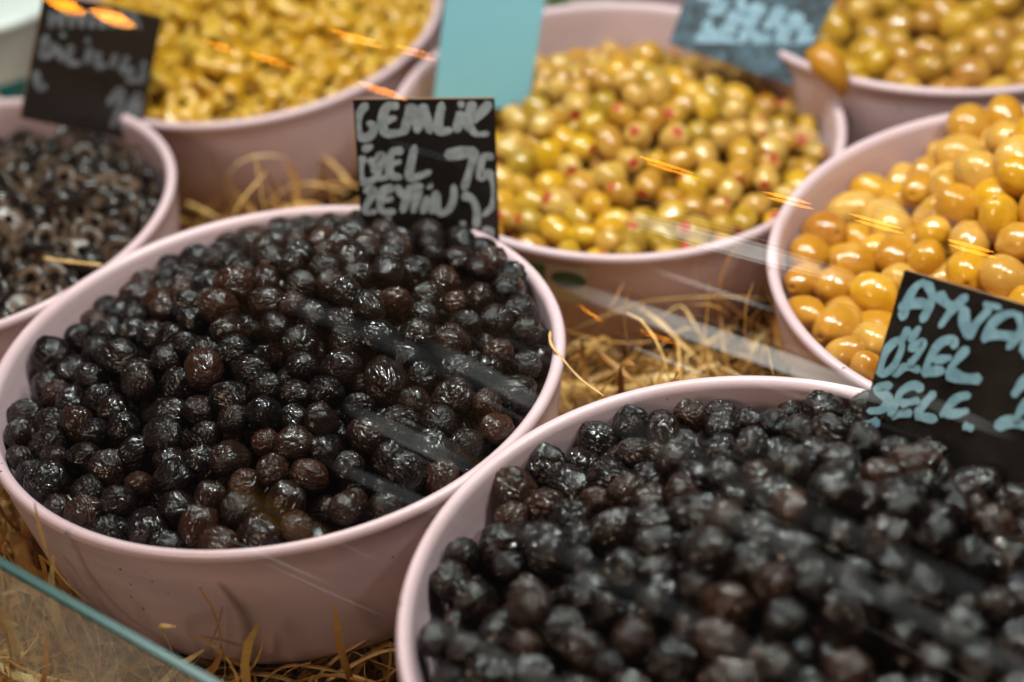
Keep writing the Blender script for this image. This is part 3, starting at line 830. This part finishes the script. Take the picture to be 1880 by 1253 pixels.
if q is not None:
    tq = math.atan2(q[1], q[0])
    patch(b, tq - .07, tq + .28, q[2] - .05, q[2] + .05, M['sticker'], 'sticker', .004)
    patch(b, tq - .065, tq + .065, q[2] - .04, q[2] + .04, M['leafgreen'], 'sticker_band', .0065, True)

# white tub behind the sliced olives
c = at(-30, 60, 0)
prof = [(.001, -.9), (.52, -.9), (.55, -.86), (.58, -.5), (.60, -.12), (.625, -.10), (.63, -.06), (.60, -.05), (.45, -.02), (.001, .0)]
root = bpy.data.objects.new('white_tub', None); COL.objects.link(root); root.location = W((c[0] - .25, c[1] + .75, -.9))
v, f = lathe_pts([(r * S, (z + .9) * S) for r, z in prof], 64); obj('tub', mesh('tub', v, f, [M['white']]), root)
v, f = lathe_pts([(.569 * S, .26 * S), (.5885 * S, .50 * S)], 64); obj('band', mesh('band', v, f, [M['tealband']]), root)
tag(root, 'blurred white plastic tub with a teal band behind the sliced olives', 'tub')

# amber leaf over the rim of the corner bowl
pl = [(1478, 95), (1520, 70), (1552, 110), (1560, 150), (1548, 182), (1515, 150), (1490, 130)]
p0 = at(1530, 140, .02); n = np.array([-.2, -.85, .5]); n /= np.linalg.norm(n)
V = [W(on_plane(x, y, p0, n)) for x, y in pl]; cen = sum(V) / len(V) + n * .004
V2 = V + [cen] + [p - n * .0008 for p in V] + [cen - n * .0008]
k = len(pl); F = [(i, (i + 1) % k, k) for i in range(k)] + [((i + 1) % k + k + 1, i + k + 1, 2 * k + 1) for i in range(k)] + [(i, i + k + 1, (i + 1) % k + k + 1, (i + 1) % k) for i in range(k)]
tag(obj('leaf', mesh('leaf', V2, F, [M['leaf']])), 'amber dry leaf hanging over the rim of the corner bowl', 'leaf')

# ---------------------------------------------------------------- straw bedding between the bowls
BC = [(x.c, x) for x in BOWLS.values()]
def clear(P):
    for c, bb in BC:
        d = np.hypot(P[:, 0] - c[0], P[:, 1] - c[1]) / bb.s; z = (P[:, 2] - c[2]) / bb.s
        lim = np.where(z > -.76, r_out(np.clip(z, -.775, -.03)), 0.0) + .012
        if (d < lim).any(): return False
    return True
UDIR = None
def straw_curve(rs, x, y, z, length, k, w, lift):
    a = rs.rand() * 2 * math.pi; n = 10; ds = length / n
    pts = []; el = rs.randn() * .25 + lift
    cur = rs.randn() * k; cur2 = rs.randn() * 2.2
    p = np.array([x, y, z])
    for i in range(n + 1):
        pts.append(p.copy())
        p = p + ds * np.array([math.cos(a) * math.cos(el), math.sin(a) * math.cos(el), math.sin(el)])
        a += cur * ds + rs.randn() * .08; el += (-cur2 * ds if lift <= 0 else -1.6 * abs(cur2) * ds)
        if p[2] < -.93: p[2] = -.93; el = abs(el) * .3
    pts = np.array(pts)
    return pts
def strip(pts, w, tw, rs):
    t = np.gradient(pts, axis=0); t /= np.linalg.norm(t, axis=1, keepdims=True) + 1e-9
    up = np.array([math.sin(tw), math.cos(tw) * .5, .8])
    s = np.cross(t, up); s /= np.linalg.norm(s, axis=1, keepdims=True) + 1e-9
    ang = np.linspace(0, rs.randn() * 1.2, len(pts))[:, None]
    u2 = np.cross(s, t); s = s * np.cos(ang) + u2 * np.sin(ang)
    prof = w * np.clip(np.minimum(np.linspace(0, 1, len(pts)), 1 - np.linspace(0, 1, len(pts))) * 8 + .35, 0, 1)[:, None]
    return pts + s * prof, pts + u2 * w * .25, pts - s * prof
rs = np.random.RandomState(44); V, F = [], []
made = 0; tries = 0
while made < 10500 and tries < 100000:
    tries += 1
    px, py = rs.uniform(-150, 2000), rs.uniform(120, 1420)
    corner = made % 6 == 0
    if corner: px, py = rs.uniform(-150, 420), rs.uniform(880, 1420)
    g = at(px, py, -.75); x, y = g[0], g[1]
    near = min(np.hypot(x - c[0], y - c[1]) for c, _ in BC)
    hgt = .50 if near > 1.02 else .28
    if corner: hgt = .62
    z = -.93 + abs(rs.rand()) * hgt * rs.rand() ** .3
    if near < .72: continue
    lift = .5 if rs.rand() < .025 else -.05
    P_ = straw_curve(rs, x, y, z, rs.uniform(.25, .9), 3.2, 0, lift)
    if not clear(P_): continue
    w = rs.uniform(.0025, .0065) if rs.rand() < .85 else rs.uniform(.009, .017)
    if corner: w *= 1.35
    a, m_, c_ = strip(P_, w, rs.rand() * 6, rs)
    b0 = len(V); n = len(P_)
    for q_ in (a, m_, c_): V.extend([W(p) for p in q_])
    for i in range(n - 1):
        F.append((b0 + i, b0 + i + 1, b0 + n + i + 1, b0 + n + i)); F.append((b0 + n + i, b0 + n + i + 1, b0 + 2 * n + i + 1, b0 + 2 * n + i))
    made += 1
tag(obj('straw', mesh('straw', V, F, [M['straw']])), 'loose golden straw bedding under and between the bowls', None, None, 'stuff')

def strand(name, pts, w, label, mat='strand', group=None):
    """a round-backed strand through (px, py, height) points"""
    c3 = [at(x, y, z) for x, y, z in pts]; c3 = np.array(c3)
    ext = np.vstack([2 * c3[0] - c3[1], c3, 2 * c3[-1] - c3[-2]]); out = []
    for i in range(len(c3) - 1):
        p0, p1, p2, p3 = ext[i:i + 4]
        for t in np.linspace(0, 1, 8, endpoint=False):
            out.append(.5 * (2 * p1 + (-p0 + p2) * t + (2 * p0 - 5 * p1 + 4 * p2 - p3) * t * t + (-p0 + 3 * p1 - 3 * p2 + p3) * t ** 3))
    out.append(c3[-1]); c = np.array(out)
    t = np.gradient(c, axis=0); t /= np.linalg.norm(t, axis=1, keepdims=True)
    s = np.cross(t, [0.1, 0.2, 1]); s /= np.linalg.norm(s, axis=1, keepdims=True); u = np.cross(s, t)
    V, F = [], []; n = len(c); K = 6
    tp = np.clip(np.minimum(np.linspace(0, 1, n), np.linspace(1, 0, n)) * 10 + .3, 0, 1)
    for k in range(K):
        a = 2 * math.pi * k / K
        for i in range(n): V.append(W(c[i] + w * tp[i] * (1 + .15 * math.sin(i * .9)) * (s[i] * math.cos(a) + u[i] * .35 * math.sin(a))))
    for k in range(K):
        k2 = (k + 1) % K
        for i in range(n - 1): F.append((k * n + i, k * n + i + 1, k2 * n + i + 1, k2 * n + i))
    base = V[0]
    o = obj(name, mesh(name, [p - base for p in V], F, [M[mat]])); o.location = base
    tag(o, label, 'straw', group)
G = 'single straw strands'
strand('straw_strand', [(1010, 608, .12), (1012, 632, .11), (1035, 662, .09), (1065, 695, .05), (1108, 727, .04)], .006, 'thin curved straw caught over the rim between the two black olive bowls', group=G)
strand('straw_strand', [(1125, 535, -.45), (1165, 560, -.42), (1215, 595, -.42), (1270, 650, -.48), (1320, 690, -.6)], .013, 'thick pale straw slanting down in the gap right of the black olives', group=G)
strand('straw_strand', [(1045, 610, -.55), (1100, 585, -.45), (1170, 558, -.40), (1240, 548, -.40), (1330, 545, -.42), (1412, 550, -.5)], .011, 'long flat straw lying across the gap below the stuffed olive bowl', group=G)
strand('straw_strand', [(1195, 595, -.48), (1225, 575, -.42), (1250, 562, -.4), (1272, 590, -.42), (1295, 630, -.5), (1320, 665, -.62)], .008, 'bent straw forming a sharp peak in the gap', group=G)
strand('straw_strand', [(1192, 672, -.6), (1205, 645, -.52), (1235, 615, -.46), (1262, 604, -.44), (1285, 615, -.48), (1292, 650, -.56)], .006, 'thin arched straw loop below the bent peak', group=G)
strand('straw_strand', [(500, 335, -.5), (530, 295, -.42), (570, 285, -.4), (610, 300, -.42), (648, 345, -.5)], .016, 'big curled straw arch between the yellow rings and the black olives', group=G)
strand('straw_strand', [(495, 372, -.5), (530, 345, -.44), (580, 338, -.42), (640, 355, -.48)], .012, 'lower curled straw under the big arch', group=G)
strand('straw_strand', [(342, 372, -.5), (372, 385, -.5), (402, 402, -.52)], .012, 'short flat straw beside the sliced olive bowl', group=G)
strand('straw_strand', [(205, 1158, -.5), (250, 1180, -.47), (300, 1212, -.46), (350, 1243, -.46), (400, 1275, -.48)], .014, 'thick pale straw along the glass edge below the front bowl', group=G)
strand('straw_strand', [(395, 1237, -.6), (470, 1200, -.45), (520, 1172, -.38), (560, 1162, -.35), (640, 1150, -.35), (735, 1126, -.35)], .004, 'hair thin straw rising against the front bowl', group=G)
strand('straw_strand', [(560, 1270, -.6), (610, 1215, -.52), (660, 1180, -.45), (735, 1130, -.4)], .012, 'thick amber straw leaning on the front of the bowls', group=G)
strand('straw_strand', [(545, 1235, -.62), (590, 1200, -.55), (625, 1188, -.5), (690, 1215, -.55), (740, 1235, -.6)], .005, 'thin straw crossing the thick amber one', group=G)
for pts, w_, lab in [
 ([(-20, 1110, -.5), (60, 1130, -.42), (150, 1200, -.4), (230, 1270, -.5)], .012, 'broad straw behind the low glass, running along its top edge'),
 ([(5, 1190, -.5), (70, 1150, -.44), (140, 1140, -.42), (190, 1180, -.46)], .010, 'arched straw behind the low glass'),
 ([(20, 1060, -.5), (35, 1130, -.42), (60, 1200, -.42), (75, 1265, -.5)], .011, 'upright straw behind the low glass near its corner'),
 ([(80, 1260, -.5), (90, 1215, -.44), (140, 1205, -.42), (210, 1212, -.42), (270, 1250, -.46)], .010, 'looped straw behind the low glass at the bottom edge'),
 ([(-10, 1230, -.48), (60, 1215, -.44), (160, 1235, -.42), (250, 1262, -.46)], .008, 'thin flat straw behind the low glass at the bottom edge'),
 ([(5, 940, -.5), (22, 975, -.44), (45, 1010, -.42), (70, 1040, -.46)], .010, 'short straw above the husk beside the front bowl'),
 ([(470, 1262, -.55), (520, 1225, -.5), (580, 1225, -.5), (660, 1245, -.52), (720, 1262, -.56)], .009, 'arched straw under the front bowl'),
 ([(600, 1250, -.52), (640, 1225, -.5), (690, 1200, -.48), (738, 1190, -.48)], .011, 'slanting straw touching the nearest bowl'),
 ([(380, 1262, -.56), (430, 1240, -.52), (500, 1240, -.52), (560, 1262, -.54)], .013, 'flat straw in shadow below the front bowl'),
]:
    strand('straw_strand', pts, w_, lab, group=G)
strand('dry_husk', [(2, 1005, -.36), (18, 985, -.33), (38, 1003, -.32), (48, 1040, -.35), (85, 1070, -.36), (140, 1105, -.42)], .032, 'wide crumpled dry husk beside the glass edge')
strand('wooden_pick', [(80, 474, .02), (120, 480, .03), (188, 487, .04)], .013, 'wooden pick lying on the sliced black olives', 'strand')

# ---------------------------------------------------------------- glass of the display case
E0 = at(178, 1145.6, .25)                       # a point of the front edge
E1 = at(364, 1252, .25)
ud = E1 - E0; ud /= np.linalg.norm(ud)
nd = np.array([ud[1], -ud[0], 0]); nd = nd if nd[1] < 0 else -nd
TILT = d2r(38)
vd = -nd * math.cos(TILT) + np.array([0, 0, 1]) * math.sin(TILT)     # up the pane
NP = nd * math.sin(TILT) + np.array([0, 0, 1]) * math.cos(TILT)
def slab(name, o0, u, v, lu0, lu1, lv0, lv1, th, nn, gmat, emat, parent):
    q = [o0 + u * a + v * b_ for a, b_ in ((lu0, lv0), (lu1, lv0), (lu1, lv1), (lu0, lv1))]
    base = W(E0)
    V = [W(p) - base for p in q] + [W(p) - nn * th - base for p in q]
    f = [(0, 1, 2, 3), (7, 6, 5, 4), (0, 4, 5, 1), (1, 5, 6, 2), (2, 6, 7, 3), (3, 7, 4, 0)]
    me = mesh(name, V, f, [gmat, emat], False, [0, 0, 1, 1, 1, 1])
    bm = bmesh.new(); bm.from_mesh(me); bmesh.ops.recalc_face_normals(bm, faces=bm.faces); bm.to_mesh(me); bm.free()
    return obj(name, me, parent)
case = bpy.data.objects.new('display_case', None); COL.objects.link(case); case.location = W(E0)
zup = np.array([0, 0, 1.0])
slab('front_glass', E0, ud, zup, -12, 12, -(ZT + .25), 0, .005, nd, M['dusty'], M['teal'], case)
slab('sloping_glass', E0 + zup * .012, ud, vd, -12, 12, .0, 9.0, .004, NP, M['glass'], M['teal'], case)
tag(case, 'clear glass front of the display case with a teal polished edge, full of reflections', 'display case')

def mat_tube(name, col, strength):
    t = NT(name); g = t.add('TexCoord').outputs['UV']; x = t.add('SeparateXYZ'); t.link(g, x.inputs[0])
    k = t.ramp(x.outputs[0], [(0, (0.0,) * 3), (0.38, (.85,) * 3), (0.62, (1,) * 3), (1, (0.0,) * 3)], 'EASE')
    mp = t.add('Mapping'); mp.inputs['Scale'].default_value = (0.6, 9, 1); t.link(g, mp.inputs[0])
    n = t.ramp(t.noise(mp.outputs[0], 1.6, 4, .6), [(0.3, (.55,) * 3), (0.65, (1.15,) * 3)])
    e = t.add('Emission'); e.inputs[0].default_value = (*col, 1)
    t.link(t.math('MULTIPLY', t.math('MULTIPLY', k, n), strength), e.inputs[1]); t.link(e.outputs[0], t.out.inputs[0])
    return t.m
# ---------------------------------------------------------------- lamps of the market hall, and added glowing bars, seen as reflections in the glass
def mirror(px, py, dist):
    d = ray(px, py); d = d / np.linalg.norm(d)
    o = E0 + zup * .012; t = np.dot(o - CPOS, NP) / np.dot(d, NP)
    hit = CPOS + d * t; r = d - 2 * np.dot(d, NP) * NP
    return hit + r * dist
def tube_lamp(a, b_, dist, wpx, mat, label, name='tube_lamp', cat='lamp', group='lamps reflected in the case glass'):
    A, B = W(mirror(a[0], a[1], dist)), W(mirror(b_[0], b_[1], dist))
    hit = W(on_plane((a[0] + b_[0]) / 2, (a[1] + b_[1]) / 2, E0, NP))
    ax = (B - A); ln = np.linalg.norm(ax); ax /= ln
    to = hit - (A + B) / 2; rng = np.linalg.norm(to) + np.linalg.norm(hit - W(CPOS)); to /= np.linalg.norm(to)
    wd = wpx / FPX * rng
    s = np.cross(ax, to); s /= np.linalg.norm(s); u = np.cross(s, ax)
    root = bpy.data.objects.new(name, None); COL.objects.link(root); root.location = (A + B) / 2
    half = ax * ln / 2
    if wd > .012:       # flat panel lamp with a housing behind
        V = [-half - s * wd / 2, half - s * wd / 2, half + s * wd / 2, -half + s * wd / 2]
        md = mesh('diffuser', V, [(0, 1, 2, 3)], [mat], False)
        uv = md.uv_layers.new(name='UVMap')
        for l_, c_ in zip(uv.data, ((0, 0), (0, 1), (1, 1), (1, 0))): l_.uv = c_
        obj('diffuser', md, root)
        Vh = [p * 1.02 - u * .002 for p in V] + [p * 1.02 - u * .02 for p in V]
        Vh = [p if np.dot(u, to) > 0 else p for p in Vh]
        obj('housing', mesh('housing', Vh, [(0, 1, 2, 3), (4, 5, 6, 7), (0, 1, 5, 4), (1, 2, 6, 5), (2, 3, 7, 6), (3, 0, 4, 7)], [M['metal']], False), root)
    else:
        V, F = [], []; K, Nn = 8, 7
        for j in range(Nn):
            t = j / (Nn - 1) * 2 - 1; rr = wd / 2 * math.sqrt(max(0.02, 1 - t * t))
            for k in range(K):
                a_ = 2 * math.pi * k / K; V.append(half * t + rr * (s * math.cos(a_) + u * math.sin(a_)))
        for j in range(Nn - 1):
            for k in range(K): F.append((j * K + k, j * K + (k + 1) % K, (j + 1) * K + (k + 1) % K, (j + 1) * K + k))
        mb = mesh('bulb', V, F, [mat]); uv = mb.uv_layers.new(name='UVMap')
        for l_ in mb.loops: uv.data[l_.index].uv = ((l_.vertex_index // K) / (Nn - 1), (l_.vertex_index % K) / K)
        obj('bulb', mb, root)
    tag(root, label, cat, group)
ND = 1.9
for x, k in (('bright', 4.2), ('dim', .8), ('faint', .45), ('veil', .22)): M['lamp' + x] = mat_tube('lamp_' + x, (0.95, 1.0, 0.95), k)
def clear_dist(a, b_):
    for dist in (1.4, 1.9, 2.5, 3.2, 4.0, 5.0):
        ok = True
        for t in np.linspace(0, 1, 9):
            p = np.array(a, float) * (1 - t) + np.array(b_, float) * t
            x, y, z = proj(mirror(p[0], p[1], dist))
            if z[0] > .05 and -230 < x[0] < 2110 and -230 < y[0] < 1480: ok = False
        if ok: return dist
    print('NO CLEAR DIST', a, b_); return 5.0
WHERE = ['crossing the straw gap beside the black olives', 'crossing the lower edge of the stuffed olives', 'on the right of the small black olives', 'over the front of the small black olives', 'over the back of the nearest bowl', 'over the middle of the nearest bowl', 'over the near corner of the nearest bowl']
WHICH = ['first', 'second', 'third']
def beam(a, b_, w, key, seed):
    """a strip fitting: one broad diffuser and thin bars beside it, of uneven length"""
    q = random.Random(seed)
    a, b_ = np.array(a, float), np.array(b_, float); d = b_ - a; n = np.array([-d[1], d[0]]) / np.linalg.norm(d)
    tube_lamp(a, b_, clear_dist(a, b_), w, M['lamp' + key], 'broad strip lamp mirrored as a pale band ' + WHERE[seed], 'strip_lamp')
    for k in range(3):  # thin glowing bars added only to streak the reflected band
        o = w * q.uniform(.62, 1.5) * q.choice((-1, 1)); t0, t1 = q.uniform(0, .5), q.uniform(.6, 1.1)
        tube_lamp(a + d * t0 + n * o, a + d * t1 + n * o, clear_dist(a, b_), q.uniform(2, 5), M['lamp' + ('dim' if key == 'bright' else 'faint')], WHICH[k] + ' thin bar beside the band ' + WHERE[seed], 'thin_lamp')
for i, (a, b_, wp, key) in enumerate([((985, 505), (1730, 765), 36, 'bright'), ((1090, 380), (1610, 520), 30, 'bright'), ((750, 612), (1060, 780), 32, 'dim'), ((610, 735), (900, 878), 32, 'dim'), ((1235, 795), (1500, 930), 50, 'faint'), ((1300, 930), (1900, 1240), 54, 'faint'), ((760, 1130), (1080, 1290), 44, 'faint')]):
    beam(a, b_, wp, key, i)
for a, b_, wp, key, where in [((440, 150), (640, 200), 5, 'dim', 'low over the yellow rings'), ((270, 120), (470, 190), 3, 'dim', 'beside the far dark sign'), ((840, 330), (1180, 430), 4, 'dim', 'over the left of the stuffed olives'), ((1340, 205), (1600, 280), 26, 'dim', 'over the right of the stuffed olives'), ((1500, 330), (1880, 450), 20, 'dim', 'over the large olives'), ((860, 590), (1130, 720), 6, 'faint', 'at the right rim of the small black olives'), ((1120, 620), (1330, 700), 5, 'bright', 'low in the straw gap'), ((1160, 480), (1460, 580), 5, 'bright', 'high in the straw gap'), ((1090, 555), (1420, 660), 4, 'dim', 'in the middle of the straw gap'), ((350, 960), (640, 1090), 5, 'dim', 'over the front rim of the small black olives'), ((420, 905), (760, 1060), 4, 'faint', 'just above the front rim of the small black olives'), ((430, 1010), (740, 1150), 3, 'dim', 'across the outside of the front bowl'), ((560, 830), (900, 980), 24, 'faint', 'over the near right of the small black olives'), ((1000, 1040), (1300, 1180), 6, 'faint', 'low over the nearest bowl'), ((1060, 740), (1800, 1090), 64, 'veil', 'broad across the nearest bowl'), ((930, 960), (1560, 1290), 60, 'veil', 'broad at the near side of the nearest bowl'), ((520, 545), (980, 740), 54, 'veil', 'broad across the small black olives'), ((1620, 700), (1880, 810), 22, 'dim', 'over the blue lettered sign'), ((690, 250), (860, 300), 3, 'dim', 'over the small square sign')]:  # more glowing bars, added for streaks in the reflection
    tube_lamp(a, b_, clear_dist(a, b_), wp, M['lamp' + key], 'slim bar mirrored as a streak ' + where, 'slim_lamp')
M['lampamber'] = mat_tube('lamp_amber', (1.0, 0.50, 0.10), .42)  # glowing panels added to put a brown glow into the reflection
for a, b_, wp, where in [((830, 570), (1050, 660), 22, 'at the right rim of the small black olives'), ((720, 780), (920, 880), 26, 'at the near right of the small black olives'), ((420, 900), (600, 1000), 40, 'at the front rim of the small black olives'), ((1030, 640), (1300, 720), 24, 'low in the straw gap')]:
    tube_lamp(a, b_, clear_dist(a, b_) + 4, wp * 1.5, M['lampamber'], 'amber panel mirrored as a brown glow ' + where, 'amber_panel_lamp')
for i, (a, b_, wp) in enumerate([((80, -4), (145, 14), 20), ((165, 18), (235, 38), 20), ((375, 76), (425, 88), 4), ((455, 98), (530, 116), 4), ((605, 55), (690, 77), 5), ((725, 84), (790, 100), 4), ((655, 150), (735, 174), 6), ((1175, 288), (1272, 318), 5), ((1400, 352), (1490, 375), 6), ((1560, 393), (1655, 420), 6), ((1738, 440), (1825, 464), 7), ((1060, 560), (1100, 585), 2), ((1170, 605), (1235, 625), 2)]):
    tube_lamp(a, b_, clear_dist(a, b_), wp, M['lamporange'], 'amber bulb mirrored as an orange streak ' + ['at the top edge of the far dark sign', 'just under the top of the far dark sign', 'low on the yellow rings, leftmost', 'low on the yellow rings, next to the leftmost', 'high on the yellow rings', 'at the right rim of the yellow rings', 'over the rim above the small square sign', 'in the middle of the stuffed olives', 'where the stuffed and large olive bowls meet', 'over the back of the large olives', 'lowest on the large olives', 'over the green sticker gap', 'in the straw gap'][i], 'amber_lamp')

# brown board added unseen, mirrored as a faint veil over the black olives
bq = [(330, 555), (850, 812), (1100, 640), (610, 380)]
dist = 3.2
V = [W(mirror(x, y, dist)) for x, y in bq]; base = sum(V) / 4
nn = np.cross(V[1] - V[0], V[3] - V[0]); nn /= np.linalg.norm(nn)
V = [p - base for p in V] + [p - base + nn * .012 for p in V] + [p - base - nn * .012 for p in V]
ob = obj('hanging_board', mesh('hanging_board', V[4:], [(0, 1, 2, 3), (7, 6, 5, 4), (0, 4, 5, 1), (1, 5, 6, 2), (2, 6, 7, 3), (3, 7, 4, 0)], [mat_simple('brown_wood', (0.20, 0.12, 0.075), 0.6, (0.14, 0.08, 0.05), 6)], False))
ob.location = base
tag(ob, 'brown wooden board mirrored as a faint veil over the small black olives', 'board')
if __name__ == 'dbg':
    for o in bpy.data.objects:
        if o.type == 'MESH' and o.parent and o.parent.get('group', '').startswith('lamps') or o.name == 'hanging_board':
            mw = (o.parent.matrix_world if o.parent else Matrix()) ; loc = (o.parent.location if o.parent else o.location)
            Pw = np.array([np.array(v.co) + np.array(loc) for v in o.data.vertices]) / S - np.array([0, 0, ZT])
            x, y, z = proj(Pw)
            a = (z > .02) & (x > -100) & (x < 1980) & (y > -100) & (y < 1350)
            if a.any(): print('INFRAME', o.name, o.parent and o.parent['label'], x[a][:3], y[a][:3], z[a][:3])
